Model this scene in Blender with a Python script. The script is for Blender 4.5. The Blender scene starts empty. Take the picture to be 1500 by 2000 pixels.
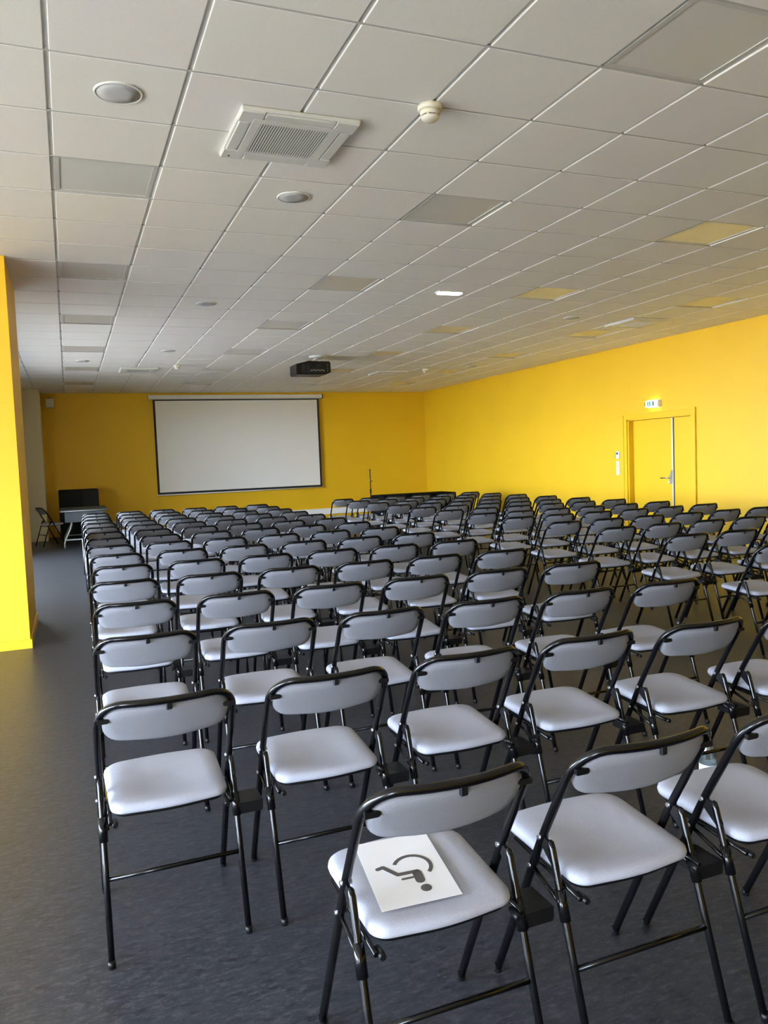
import bpy, math, random
from mathutils import Vector, Matrix

random.seed(7)
scene = bpy.context.scene
COL = scene.collection

# ------------------------------------------------------------------ camera
H_CAM = 1.471
F_PX, YAW, PITCH, ROLL = 1528.64, -0.3807, -0.0664, -0.0387   # solved from the ceiling grid, the walls and the seating
cy_, sy_ = math.cos(YAW), math.sin(YAW)
cp_, sp_ = math.cos(PITCH), math.sin(PITCH)
cr_, sr_ = math.cos(ROLL), math.sin(ROLL)


def cam_dir(u, v):
    """direction of image offset (u right, v up, in focal lengths) in the room's axes"""
    x = u * cr_ - v * sr_
    z2 = u * sr_ + v * cr_
    y = cp_ - z2 * sp_
    z = sp_ + z2 * cp_
    return Vector((x * cy_ - y * sy_, x * sy_ + y * cy_, z))


fwd = cam_dir(0, 0)
right = cam_dir(1, 0) - fwd
up = cam_dir(0, 1) - fwd
cam_data = bpy.data.cameras.new('camera')
cam_data.sensor_fit = 'HORIZONTAL'
cam_data.sensor_width = 36.0
cam_data.lens = F_PX / 1500 * 36.0
cam_data.clip_start = 0.05
cam_data.clip_end = 300
cam = bpy.data.objects.new('camera', cam_data)
COL.objects.link(cam)
m = Matrix((right, up, -fwd)).transposed().to_4x4()
m.translation = Vector((0, 0, H_CAM))
cam.matrix_world = m
scene.camera = cam


def to_px(p):
    d = Vector(p) - Vector((0, 0, H_CAM))
    w = d.dot(fwd)
    if w < 0.05:
        return None
    return (750 + F_PX * d.dot(right) / w, 1000 - F_PX * d.dot(up) / w)


# ------------------------------------------------------------------ room dimensions
XL, XR = -1.40, 9.03              # left wall beyond the pillar, right wall
XW = -5.6                          # window wall of the bay beside the camera
YB, YF = -4.2, 19.33
ZC = 3.26
GX, GY, GT = 0.021, 3.107, 0.6       # ceiling grid origin and module

# ------------------------------------------------------------------ sky and exposure
SKY_STRENGTH = 60.0
world = bpy.data.worlds.new('sky')
scene.world = world
world.use_nodes = True
wn = world.node_tree.nodes
wl = world.node_tree.links
wn.clear()
w_out = wn.new('ShaderNodeOutputWorld')
w_bg = wn.new('ShaderNodeBackground')
w_bg.inputs['Color'].default_value = (0.68, 0.80, 1.0, 1)
w_bg.inputs['Strength'].default_value = SKY_STRENGTH
wl.new(w_bg.outputs[0], w_out.inputs['Surface'])

vs = scene.view_settings
vs.view_transform = 'Standard'
vs.look = 'None'
vs.gamma = 1.0
vs.use_curve_mapping = False
vs.exposure = 0.1

# window openings of the left wall: (y0, y1, z0, z1)
# (x of the wall, y0, y1, z0, z1); the last one is added in the back wall: (x0, x1)
OPENINGS = [(XW, -2.0, 5.8, 0.12, 2.1), (XL, 9.6, 15.0, 0.12, 2.8)]
ADDED_BACK_OPENING = (-5.3, -3.6, 0.12, 2.6)  # unseen opening added so daylight reaches the backs of the chairs
for (xw, y0, y1, z0, z1) in OPENINGS:
    ld = bpy.data.lights.new('window_portal', 'AREA')
    ld.shape = 'RECTANGLE'
    ld.size = z1 - z0
    ld.size_y = y1 - y0
    ld.cycles.is_portal = True
    lo = bpy.data.objects.new('window_portal', ld)
    COL.objects.link(lo)
    lo.location = (xw - 0.16, (y0 + y1) / 2, (z0 + z1) / 2)
    lo.rotation_euler = (0, math.radians(-90), 0)      # emits towards +X
ld = bpy.data.lights.new('window_portal', 'AREA')
ld.shape = 'RECTANGLE'
ld.size = ADDED_BACK_OPENING[1] - ADDED_BACK_OPENING[0]
ld.size_y = ADDED_BACK_OPENING[3] - ADDED_BACK_OPENING[2]
ld.cycles.is_portal = True
lo = bpy.data.objects.new('window_portal', ld)
COL.objects.link(lo)
lo.location = ((ADDED_BACK_OPENING[0] + ADDED_BACK_OPENING[1]) / 2, YB - 0.16, (ADDED_BACK_OPENING[2] + ADDED_BACK_OPENING[3]) / 2)
lo.rotation_euler = (math.radians(90), 0, 0)           # emits towards +Y


# ------------------------------------------------------------------ materials
def mat(name, base, rough=0.5, metal=0.0, noise=None, bump=None, coat=0.0, emit=None, spec=None, mix2=None):
    """noise = (scale, amount) brightness variation; bump = (scale, strength); mix2 = (colour, scale, lo, hi)"""
    mt = bpy.data.materials.new(name)
    mt.use_nodes = True
    nt = mt.node_tree
    b = nt.nodes['Principled BSDF']
    b.inputs['Base Color'].default_value = (*base, 1)
    b.inputs['Roughness'].default_value = rough
    b.inputs['Metallic'].default_value = metal
    if coat:
        b.inputs['Coat Weight'].default_value = coat
        b.inputs['Coat Roughness'].default_value = 0.12
    if spec is not None:
        b.inputs['Specular IOR Level'].default_value = spec
    tc = nt.nodes.new('ShaderNodeTexCoord')
    src = None
    if mix2:
        c2, sc, lo, hi = mix2
        n = nt.nodes.new('ShaderNodeTexNoise')
        n.inputs['Scale'].default_value = sc
        n.inputs['Detail'].default_value = 6
        nt.links.new(tc.outputs['Object'], n.inputs['Vector'])
        mr = nt.nodes.new('ShaderNodeMapRange')
        mr.inputs['From Min'].default_value = lo
        mr.inputs['From Max'].default_value = hi
        nt.links.new(n.outputs['Fac'], mr.inputs['Value'])
        mx = nt.nodes.new('ShaderNodeMix')
        mx.data_type = 'RGBA'
        mx.inputs['A'].default_value = (*base, 1)
        mx.inputs['B'].default_value = (*c2, 1)
        nt.links.new(mr.outputs[0], mx.inputs['Factor'])
        src = mx.outputs['Result']
    if noise:
        n = nt.nodes.new('ShaderNodeTexNoise')
        n.inputs['Scale'].default_value = noise[0]
        n.inputs['Detail'].default_value = 5
        nt.links.new(tc.outputs['Object'], n.inputs['Vector'])
        mr = nt.nodes.new('ShaderNodeMapRange')
        mr.inputs['From Min'].default_value = 0.25
        mr.inputs['From Max'].default_value = 0.75
        mr.inputs['To Min'].default_value = 1 - noise[1]
        mr.inputs['To Max'].default_value = 1 + noise[1]
        nt.links.new(n.outputs['Fac'], mr.inputs['Value'])
        mx = nt.nodes.new('ShaderNodeMix')
        mx.data_type = 'RGBA'
        mx.blend_type = 'MULTIPLY'
        mx.inputs['Factor'].default_value = 1
        if src is None:
            mx.inputs['A'].default_value = (*base, 1)
        else:
            nt.links.new(src, mx.inputs['A'])
        cmb = nt.nodes.new('ShaderNodeCombineColor')
        for k in range(3):
            nt.links.new(mr.outputs[0], cmb.inputs[k])
        nt.links.new(cmb.outputs[0], mx.inputs['B'])
        src = mx.outputs['Result']
    if src is not None:
        nt.links.new(src, b.inputs['Base Color'])
    if bump:
        n = nt.nodes.new('ShaderNodeTexNoise')
        n.inputs['Scale'].default_value = bump[0]
        n.inputs['Detail'].default_value = 4
        nt.links.new(tc.outputs['Object'], n.inputs['Vector'])
        bp = nt.nodes.new('ShaderNodeBump')
        bp.inputs['Strength'].default_value = bump[1]
        bp.inputs['Distance'].default_value = 0.002
        nt.links.new(n.outputs['Fac'], bp.inputs['Height'])
        nt.links.new(bp.outputs[0], b.inputs['Normal'])
    if emit:
        b.inputs['Emission Color'].default_value = (*emit[0], 1)
        b.inputs['Emission Strength'].default_value = emit[1]
    return mt


YELLOW = mat('yellow_paint', (0.70, 0.42, 0.005), 0.55, noise=(1.3, 0.03), bump=(180, 0.12))
YELLOW_DOOR = mat('yellow_door_paint', (0.71, 0.43, 0.007), 0.4, noise=(2.0, 0.02))
CREAM = mat('cream_paint', (0.62, 0.56, 0.38), 0.6, noise=(1.5, 0.03), bump=(160, 0.1))
WHITE_WALL = mat('white_paint', (0.78, 0.77, 0.74), 0.6, noise=(1.5, 0.02), bump=(160, 0.1))
TILE = mat('mineral_tile', (0.92, 0.885, 0.83), 0.8, noise=(260, 0.05), bump=(420, 0.25))
TILE_B = mat('mineral_tile_pale', (0.92, 0.875, 0.835), 0.8, noise=(260, 0.05), bump=(420, 0.25))
GRID = mat('white_steel_grid', (0.72, 0.72, 0.70), 0.4)
GRID_CROSS = mat('grey_cross_tee', (0.42, 0.41, 0.39), 0.5)
DIFFUSER = mat('opal_diffuser', (0.74, 0.72, 0.67), 0.26, noise=(3, 0.01))
PANEL_RIM = mat('grey_panel_rim', (0.52, 0.51, 0.48), 0.35)
WHITE_PLASTIC = mat('white_plastic', (0.78, 0.78, 0.76), 0.35, noise=(8, 0.015))
AC_PLASTIC = mat('pale_grey_plastic', (0.66, 0.655, 0.62), 0.4, noise=(8, 0.015))
CREAM_PLASTIC = mat('ivory_plastic', (0.74, 0.70, 0.58), 0.4, noise=(8, 0.015))
SPEAKER_MESH = mat('grey_speaker_mesh', (0.42, 0.42, 0.42), 0.6, noise=(900, 0.2), bump=(900, 0.5))
DARK = mat('dark_void', (0.012, 0.012, 0.012), 0.7)
BLACK_TUBE = mat('black_gloss_tube', (0.003, 0.003, 0.0035), 0.17, noise=(40, 0.1), spec=0.35)
BLACK_PLASTIC = mat('black_plastic', (0.005, 0.005, 0.0055), 0.4, noise=(60, 0.1), spec=0.25)
BOLT = mat('steel_bolt', (0.45, 0.45, 0.46), 0.3, metal=1.0)
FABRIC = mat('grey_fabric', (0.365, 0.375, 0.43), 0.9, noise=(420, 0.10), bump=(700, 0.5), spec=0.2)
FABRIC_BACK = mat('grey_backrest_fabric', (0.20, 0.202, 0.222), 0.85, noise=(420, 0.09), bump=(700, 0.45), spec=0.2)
SCREEN_CLOTH = mat('projection_cloth', (0.80, 0.79, 0.76), 0.75, noise=(2, 0.01))
SCREEN_BLACK = mat('screen_black_border', (0.012, 0.012, 0.013), 0.8)
STEEL = mat('brushed_steel', (0.55, 0.53, 0.50), 0.35, metal=1.0, noise=(120, 0.06))
PAPER = mat('white_paper', (0.88, 0.88, 0.90), 0.7, noise=(500, 0.01))
INK = mat('dark_print', (0.075, 0.07, 0.07), 0.7)
CABINET = mat('dark_cabinet', (0.007, 0.009, 0.010), 0.6, noise=(6, 0.15), spec=0.12)
CABINET_B = mat('dark_cabinet_grey', (0.013, 0.013, 0.015), 0.6, noise=(6, 0.15), spec=0.15)
TABLE_TOP = mat('grey_table_laminate', (0.050, 0.058, 0.066), 0.5, noise=(20, 0.05), spec=0.2)
TABLE_LEG = mat('pale_grey_metal', (0.24, 0.26, 0.25), 0.45)
BLACK_CLOTH = mat('black_cloth', (0.005, 0.005, 0.0055), 0.95, bump=(300, 0.3), spec=0.05)
TRUNK = mat('white_trunking', (0.85, 0.84, 0.84), 0.4)
EXIT_LIGHT = mat('exit_sign_face', (0.9, 0.95, 0.9), 0.4, emit=((0.93, 1.0, 0.95), 0.65))
EXIT_GLOW = mat('exit_sign_light_slot', (0.9, 0.95, 0.9), 0.4, emit=((1.0, 0.98, 0.85), 6.0))
EXIT_GREEN = mat('exit_sign_green', (0.0, 0.30, 0.12), 0.4, emit=((0.0, 0.35, 0.14), 0.25))
EXIT_DARK = mat('exit_sign_dark', (0.01, 0.10, 0.05), 0.5)
LAMP_ON = mat('lit_diffuser', (1, 1, 1), 0.4, emit=((1.0, 0.99, 0.96), 3.0))
GROUND = mat('outdoor_bounce_ground', (0.58, 0.49, 0.38), 0.9, noise=(1.2, 0.1))  # unseen ground, pale and warm to bounce daylight up to the ceiling
FRAME_GREY = mat('anthracite_window_frame', (0.06, 0.062, 0.066), 0.4)
LABEL_BLUE = mat('bottle_label', (0.62, 0.78, 0.92), 0.4, mix2=((0.92, 0.95, 0.98), 45, 0.42, 0.58))
CAP_BLUE = mat('bottle_cap', (0.85, 0.88, 0.92), 0.4)


def floor_material():
    mt = bpy.data.materials.new('mottled_grey_linoleum')
    mt.use_nodes = True
    nt = mt.node_tree
    b = nt.nodes['Principled BSDF']
    tc = nt.nodes.new('ShaderNodeTexCoord')
    mp = nt.nodes.new('ShaderNodeMapping')
    mp.inputs['Scale'].default_value = (1.0, 2.6, 1.0)      # marbling stretched across the room
    nt.links.new(tc.outputs['Object'], mp.inputs['Vector'])
    prev = None
    base = (0.021, 0.025, 0.034)
    for (sc, c2, lo, hi) in ((5.0, (0.029, 0.033, 0.042), 0.42, 0.62), (24.0, (0.066, 0.066, 0.076), 0.50, 0.66),
                             (17.0, (0.006, 0.008, 0.013), 0.52, 0.68), (60.0, (0.100, 0.100, 0.110), 0.57, 0.70),
                             (48.0, (0.008, 0.010, 0.013), 0.58, 0.70)):
        n = nt.nodes.new('ShaderNodeTexNoise')
        n.inputs['Scale'].default_value = sc
        n.inputs['Detail'].default_value = 7
        n.inputs['Roughness'].default_value = 0.65
        nt.links.new(mp.outputs[0], n.inputs['Vector'])
        mr = nt.nodes.new('ShaderNodeMapRange')
        mr.inputs['From Min'].default_value = lo
        mr.inputs['From Max'].default_value = hi
        nt.links.new(n.outputs['Fac'], mr.inputs['Value'])
        mx = nt.nodes.new('ShaderNodeMix')
        mx.data_type = 'RGBA'
        nt.links.new(mr.outputs[0], mx.inputs['Factor'])
        if prev is None:
            mx.inputs['A'].default_value = (*base, 1)
        else:
            nt.links.new(prev, mx.inputs['A'])
        mx.inputs['B'].default_value = (*c2, 1)
        prev = mx.outputs['Result']
    nt.links.new(prev, b.inputs['Base Color'])
    b.inputs['Roughness'].default_value = 0.40
    b.inputs['Specular IOR Level'].default_value = 0.42
    n = nt.nodes.new('ShaderNodeTexNoise')
    n.inputs['Scale'].default_value = 120
    nt.links.new(tc.outputs['Object'], n.inputs['Vector'])
    bp = nt.nodes.new('ShaderNodeBump')
    bp.inputs['Strength'].default_value = 0.08
    bp.inputs['Distance'].default_value = 0.001
    nt.links.new(n.outputs['Fac'], bp.inputs['Height'])
    nt.links.new(bp.outputs[0], b.inputs['Normal'])
    return mt


FLOOR = floor_material()


def clear_material(name, tint, gloss):
    """thin clear pane: mostly straight-through with a mirror share"""
    mt = bpy.data.materials.new(name)
    mt.use_nodes = True
    nt = mt.node_tree
    nt.nodes.clear()
    out = nt.nodes.new('ShaderNodeOutputMaterial')
    tr = nt.nodes.new('ShaderNodeBsdfTransparent')
    tr.inputs['Color'].default_value = (*tint, 1)
    gl = nt.nodes.new('ShaderNodeBsdfGlossy')
    gl.inputs['Roughness'].default_value = 0.03
    fr = nt.nodes.new('ShaderNodeFresnel')
    fr.inputs['IOR'].default_value = gloss
    mx = nt.nodes.new('ShaderNodeMixShader')
    nt.links.new(fr.outputs[0], mx.inputs['Fac'])
    nt.links.new(tr.outputs[0], mx.inputs[1])
    nt.links.new(gl.outputs[0], mx.inputs[2])
    nt.links.new(mx.outputs[0], out.inputs['Surface'])
    return mt


PANE = clear_material('clear_window_glass', (0.97, 0.985, 0.98), 1.35)
PET = clear_material('clear_plastic', (0.72, 0.78, 0.78), 2.1)


# ------------------------------------------------------------------ mesh helpers
class MB:
    def __init__(self):
        self.v, self.f, self.s = [], [], []

    def add(self, verts, faces, smooth=False):
        o = len(self.v)
        self.v += [tuple(p) for p in verts]
        self.f += [tuple(i + o for i in f) for f in faces]
        self.s += [smooth] * len(faces)
        return self

    def box(self, x0, x1, y0, y1, z0, z1, ch=0.0):
        """axis box; ch > 0 chamfers all edges"""
        if ch <= 0:
            v = [(x, y, z) for z in (z0, z1) for y in (y0, y1) for x in (x0, x1)]
            return self.add(v, [(0, 2, 3, 1), (4, 5, 7, 6), (0, 1, 5, 4), (2, 6, 7, 3), (0, 4, 6, 2), (1, 3, 7, 5)])
        xs, ys, zs = (x0, x1), (y0, y1), (z0, z1)
        vi, v = {}, []
        for i in (0, 1):
            for j in (0, 1):
                for k in (0, 1):
                    sx, sy, sz = (1 - 2 * i) * ch, (1 - 2 * j) * ch, (1 - 2 * k) * ch
                    for a, p in (('x', (xs[i], ys[j] + sy, zs[k] + sz)), ('y', (xs[i] + sx, ys[j], zs[k] + sz)),
                                 ('z', (xs[i] + sx, ys[j] + sy, zs[k]))):
                        vi[(i, j, k, a)] = len(v)
                        v.append(p)
        f = []
        g = lambda *q: vi[q]
        for i in (0, 1):
            f.append([g(i, 0, 0, 'x'), g(i, 1, 0, 'x'), g(i, 1, 1, 'x'), g(i, 0, 1, 'x')][::(1 if i else -1)])
            f.append([g(0, i, 0, 'y'), g(1, i, 0, 'y'), g(1, i, 1, 'y'), g(0, i, 1, 'y')][::(-1 if i else 1)])
            f.append([g(0, 0, i, 'z'), g(1, 0, i, 'z'), g(1, 1, i, 'z'), g(0, 1, i, 'z')][::(1 if i else -1)])
        for a in (0, 1):
            for b in (0, 1):
                f.append([g(0, a, b, 'y'), g(1, a, b, 'y'), g(1, a, b, 'z'), g(0, a, b, 'z')][::(1 if a == b else -1)])
                f.append([g(a, 0, b, 'x'), g(a, 1, b, 'x'), g(a, 1, b, 'z'), g(a, 0, b, 'z')][::(-1 if a == b else 1)])
                f.append([g(a, b, 0, 'x'), g(a, b, 1, 'x'), g(a, b, 1, 'y'), g(a, b, 0, 'y')][::(1 if a == b else -1)])
        for i in (0, 1):
            for j in (0, 1):
                for k in (0, 1):
                    f.append([g(i, j, k, 'x'), g(i, j, k, 'y'), g(i, j, k, 'z')][::(1 if (i + j + k) % 2 else -1)])
        return self.add(v, f)

    def tube(self, pts, r, n=10, cap=True, smooth=True):
        """round bar along a polyline; r is a radius or one per point"""
        pts = [Vector(p) for p in pts]
        rs = r if isinstance(r, (list, tuple)) else [r] * len(pts)
        t0 = (pts[1] - pts[0]).normalized()
        ref = Vector((0, 0, 1)) if abs(t0.z) < 0.9 else Vector((1, 0, 0))
        nrm = t0.cross(ref).normalized()
        rings = []
        v = []
        for i, p in enumerate(pts):
            if i == 0:
                t = t0
            elif i == len(pts) - 1:
                t = (pts[i] - pts[i - 1]).normalized()
            else:
                t = ((pts[i] - pts[i - 1]).normalized() + (pts[i + 1] - pts[i]).normalized()).normalized()
            nrm = (nrm - t * nrm.dot(t)).normalized()
            bi = t.cross(nrm)
            rings.append(len(v))
            for k in range(n):
                a = 2 * math.pi * k / n
                v.append(p + (nrm * math.cos(a) + bi * math.sin(a)) * rs[i])
        f = []
        for i in range(len(pts) - 1):
            a, b = rings[i], rings[i + 1]
            for k in range(n):
                k2 = (k + 1) % n
                f.append((a + k, a + k2, b + k2, b + k))
        self.add(v, f, smooth)
        if cap:
            o = len(self.v) - len(v)
            self.f.append(tuple(o + k for k in range(n))[::-1])
            self.f.append(tuple(o + rings[-1] + k for k in range(n)))
            self.s += [False, False]
        return self

    def lathe(self, prof, c=(0, 0, 0), n=32, smooth=True):
        """prof: list of (radius, z)"""
        v = []
        for (r, z) in prof:
            for k in range(n):
                a = 2 * math.pi * k / n
                v.append((c[0] + r * math.cos(a), c[1] + r * math.sin(a), c[2] + z))
        f = []
        for i in range(len(prof) - 1):
            for k in range(n):
                k2 = (k + 1) % n
                f.append((i * n + k, i * n + k2, (i + 1) * n + k2, (i + 1) * n + k))
        f.append(tuple(range(n))[::-1])
        f.append(tuple((len(prof) - 1) * n + k for k in range(n)))
        self.add(v, f, smooth)
        self.s[-1] = self.s[-2] = False
        return self

    def prism(self, poly, a, b, axis='z', smooth=False):
        """polygon extruded from a to b; axis z: poly (x,y); y: (x,z); x: (y,z)"""
        def pt(p, t):
            return (p[0], p[1], t) if axis == 'z' else (p[0], t, p[1]) if axis == 'y' else (t, p[0], p[1])
        n = len(poly)
        v = [pt(p, a) for p in poly] + [pt(p, b) for p in poly]
        self.add(v, [(k, (k + 1) % n, n + (k + 1) % n, n + k) for k in range(n)], smooth)
        self.add(v, [tuple(range(n))[::-1], tuple(range(n, 2 * n))])
        return self

    def shell(self, rings, smooth=True):
        """closed skin through rings of equal length, capped at both ends"""
        n = len(rings[0])
        v = [p for r in rings for p in r]
        f = []
        for i in range(len(rings) - 1):
            for k in range(n):
                k2 = (k + 1) % n
                f.append((i * n + k, i * n + k2, (i + 1) * n + k2, (i + 1) * n + k))
        f.append(tuple(range(n))[::-1])
        f.append(tuple((len(rings) - 1) * n + k for k in range(n)))
        return self.add(v, f, smooth)

    def mesh(self, name, material):
        me = bpy.data.meshes.new(name)
        me.from_pydata(self.v, [], self.f)
        me.polygons.foreach_set('use_smooth', self.s)
        me.materials.append(material)
        me.update()
        return me


def build(name, mb, material, parent=None):
    o = bpy.data.objects.new(name, mb.mesh(name, material))
    COL.objects.link(o)
    if parent is not None:
        o.parent = parent
    return o


def inst(name, me, parent=None, loc=None):
    o = bpy.data.objects.new(name, me)
    COL.objects.link(o)
    if parent is not None:
        o.parent = parent
    if loc is not None:
        o.location = loc
    return o


def empty(name, loc=(0, 0, 0), rz=0.0):
    o = bpy.data.objects.new(name, None)
    o.empty_display_size = 0.1
    COL.objects.link(o)
    o.location = loc
    o.rotation_euler = (0, 0, rz)
    return o


def tag(o, label, cat, group=None):
    o['label'] = label
    o['category'] = cat
    if group:
        o['group'] = group
    return o


def struct(o, label, cat='structure'):
    o['kind'] = 'structure'
    o['label'] = label
    o['category'] = cat
    return o


def copy_tree(o, parent=None):
    c = o.copy()
    COL.objects.link(c)
    c.parent = parent
    for ch in o.children:
        copy_tree(ch, c)
    return c


ORD = ['nearest', 'second', 'third', 'fourth', 'fifth', 'sixth', 'seventh', 'eighth', 'ninth', 'tenth', 'eleventh',
       'twelfth', 'thirteenth', 'fourteenth', 'fifteenth']
SEAT = ['first', 'second', 'third', 'fourth', 'fifth', 'sixth', 'seventh']

# ------------------------------------------------------------------ outdoors
struct(build('ground_outside', MB().box(-60, XR + 30, -60, 70, -0.35, -0.16), GROUND),
       'unseen ground outside the left windows, kept pale to bounce daylight inside', 'ground')

# ------------------------------------------------------------------ floor and walls
struct(build('floor', MB().box(XW - 0.3, XR + 0.3, YB - 0.3, YF + 0.3, -0.15, 0.0), FLOOR),
       'mottled grey linoleum floor under the rows of chairs', 'floor')
mb = MB()
bx0, bx1, bz0, bz1 = ADDED_BACK_OPENING
mb.box(XW - 0.25, bx0, YB - 0.25, YB, 0, ZC + 0.2).box(bx1, XR + 0.3, YB - 0.25, YB, 0, ZC + 0.2)
mb.box(bx0, bx1, YB - 0.25, YB, 0, bz0).box(bx0, bx1, YB - 0.25, YB, bz1, ZC + 0.2)
struct(build('wall_back', mb, YELLOW), 'yellow wall with an added unseen window behind the camera', 'wall')
far = struct(build('wall_front', MB().box(XL - 0.3, XR + 0.3, YF, YF + 0.25, 0, ZC + 0.2), YELLOW),
             'yellow far wall that carries the projection screen', 'wall')

# right wall with the door opening
DY0, DY1, DZ = 9.55, 11.06, 2.0
mb = MB()
mb.box(XR, XR + 0.25, YB, DY0, 0, ZC + 0.2)
mb.box(XR, XR + 0.25, DY1, YF, 0, ZC + 0.2)
mb.box(XR, XR + 0.25, DY0, DY1, DZ, ZC + 0.2)
struct(build('wall_right', mb, YELLOW), 'long bright yellow wall on the right with a door', 'wall')

# left wall: window bay beside the camera, then the wall beyond the pillar
for nm, xw, ya, yb, (y0, y1, z0, z1), lab in (('wall_left', XL, 8.5, YF, OPENINGS[1][1:], 'cream window wall on the left beyond the pillar'),
                                              ('wall_bay', XW, YB, 7.2, OPENINGS[0][1:], 'cream window wall of the bay left of the camera')):
    mb = MB()
    mb.box(xw - 0.25, xw, ya, y0, 0, ZC + 0.2).box(xw - 0.25, xw, y1, yb, 0, ZC + 0.2)
    mb.box(xw - 0.25, xw, y0, y1, 0, z0).box(xw - 0.25, xw, y0, y1, z1, ZC + 0.2)
    struct(build(nm, mb, CREAM), lab, 'wall')

# yellow pillar by the left wall
PX, PY0, PY1 = -0.383, 7.2, 8.52
pil = struct(build('wall_pillar', MB().box(XL - 0.25, PX, PY0, PY1, 0, ZC + 0.2), YELLOW),
             'broad yellow pillar at the left edge of the room', 'pillar')
bb = MB()
bb.prism([(XL - 0.25, PY0), (XL - 0.25, PY0 - 0.014), (PX + 0.014, PY0 - 0.014), (PX + 0.014, PY1 + 0.014), (PX, PY1 + 0.014), (PX, PY0)], 0, 0.075)
b = build('baseboard_pillar', bb, YELLOW_DOOR, pil)
b['kind'] = 'structure'

struct(build('wall_bay_end', MB().box(XW - 0.25, XL - 0.25, PY0, PY1, 0, ZC + 0.2), CREAM),  # unseen wall added in cream to take yellow out of the bounced light
       'unseen bay end wall left of the yellow pillar, cream for whiter bounce light', 'wall')

# cream corner pier at the far end of the left wall
struct(build('wall_pier', MB().box(XL, -0.485, 18.4, YF, 0, ZC + 0.2), CREAM),
       'cream pier in the dim far left corner', 'pillar')

# windows of the left wall, and the added one behind the camera
for wi, (xw, y0, y1, z0, z1) in enumerate(OPENINGS + [(None,) + ADDED_BACK_OPENING], 1):
    if xw is None:
        w = empty('window_%d' % wi, ((y0 + y1) / 2, YB - 0.14, z0), math.pi / 2)
    else:
        w = empty('window_%d' % wi, (xw - 0.14, (y0 + y1) / 2, z0))
    struct(w, ['wide glazed window band of the bay left of the camera', 'wide glazed window band beyond the yellow pillar',
               'added unseen window behind the camera that lights the chair backs'][wi - 1], 'window')
    yc = (y0 + y1) / 2
    hw = (y1 - y0) / 2
    hh = z1 - z0
    mb = MB()
    mb.box(-0.035, 0.035, -hw, hw, 0, 0.06).box(-0.035, 0.035, -hw, hw, hh - 0.06, hh)
    n = max(2, round((y1 - y0) / 1.45))
    for k in range(n + 1):
        y = -hw + (2 * hw) * k / n
        a, b_ = (0.0, 0.06) if k == 0 else (-0.06, 0.0) if k == n else (-0.03, 0.03)
        mb.box(-0.034, 0.034, y + a, y + b_, 0.06, hh - 0.06)
    build('window_frame', mb, FRAME_GREY, w)
    for k in range(n):
        ya = -hw + 2 * hw * k / n + 0.03
        yb = -hw + 2 * hw * (k + 1) / n - 0.03
        build('pane', MB().add([(0, ya, 0.06), (0, yb, 0.06), (0, yb, hh - 0.06), (0, ya, hh - 0.06)], [(0, 1, 2, 3)]), PANE, w)

# ------------------------------------------------------------------ ceiling: slab, tee grid, lay-in tiles
ceil = struct(build('ceiling', MB().box(XW - 0.3, XR + 0.3, YB - 0.3, YF + 0.3, ZC + 0.03, ZC + 0.25), GRID),
              'suspended ceiling of white square tiles', 'ceiling')
I0, I1 = -10, 15
J0, J1 = -13, 27
ZT = ZC + 0.009          # underside of the tees, tiles drop below it


def gx(i):
    return GX + GT * i


def gy(j):
    return GY + GT * j


bar_y = MB().box(-0.012, 0.012, YB, YF, ZT, ZT + 0.02).mesh('grid_bar', GRID)
bar_y2 = MB().box(-0.012, 0.012, YB, 7.2, ZT, ZT + 0.02).mesh('grid_bar', GRID)
for i in range(I0, I1 + 1):
    x = gx(i)
    if XW < x < XR:
        inst('grid_bar', bar_y if x > XL else bar_y2, ceil, (x, 0, 0))
bar_x = MB().box(XW, XR, -0.0073, 0.0073, ZC + 0.0022, ZT + 0.02).mesh('grid_bar', GRID_CROSS)
for j in range(J0, J1 + 1):
    y = gy(j)
    if YB < y < YF:
        inst('grid_bar', bar_x, ceil, (0, y, 0))

# light panels replace tiles in columns 0, 4, 8, 12, every fourth row
panel_set = set((i, j) for i in (0, 4, 8, 12) for j in range(-9, 27) if (j + 1) % 4 == 0)
TXH, TYH = 0.289, 0.2925     # half tile: wider reveal along the main runners


def tile_mb(x0, x1, y0, y1):
    c = 0.0025
    t = MB()
    v = [(x0, y0, ZT + 0.012), (x1, y0, ZT + 0.012), (x1, y1, ZT + 0.012), (x0, y1, ZT + 0.012),
         (x0, y0, ZC + c), (x1, y0, ZC + c), (x1, y1, ZC + c), (x0, y1, ZC + c),
         (x0 + c, y0 + c, ZC), (x1 - c, y0 + c, ZC), (x1 - c, y1 - c, ZC), (x0 + c, y1 - c, ZC)]
    f = [(11, 10, 9, 8)]
    for k in range(4):
        k2 = (k + 1) % 4
        f.append((k, 4 + k, 4 + k2, k2)[::-1])
        f.append((4 + k, 8 + k, 8 + k2, 4 + k2)[::-1])
    return t.add(v, f)


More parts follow.
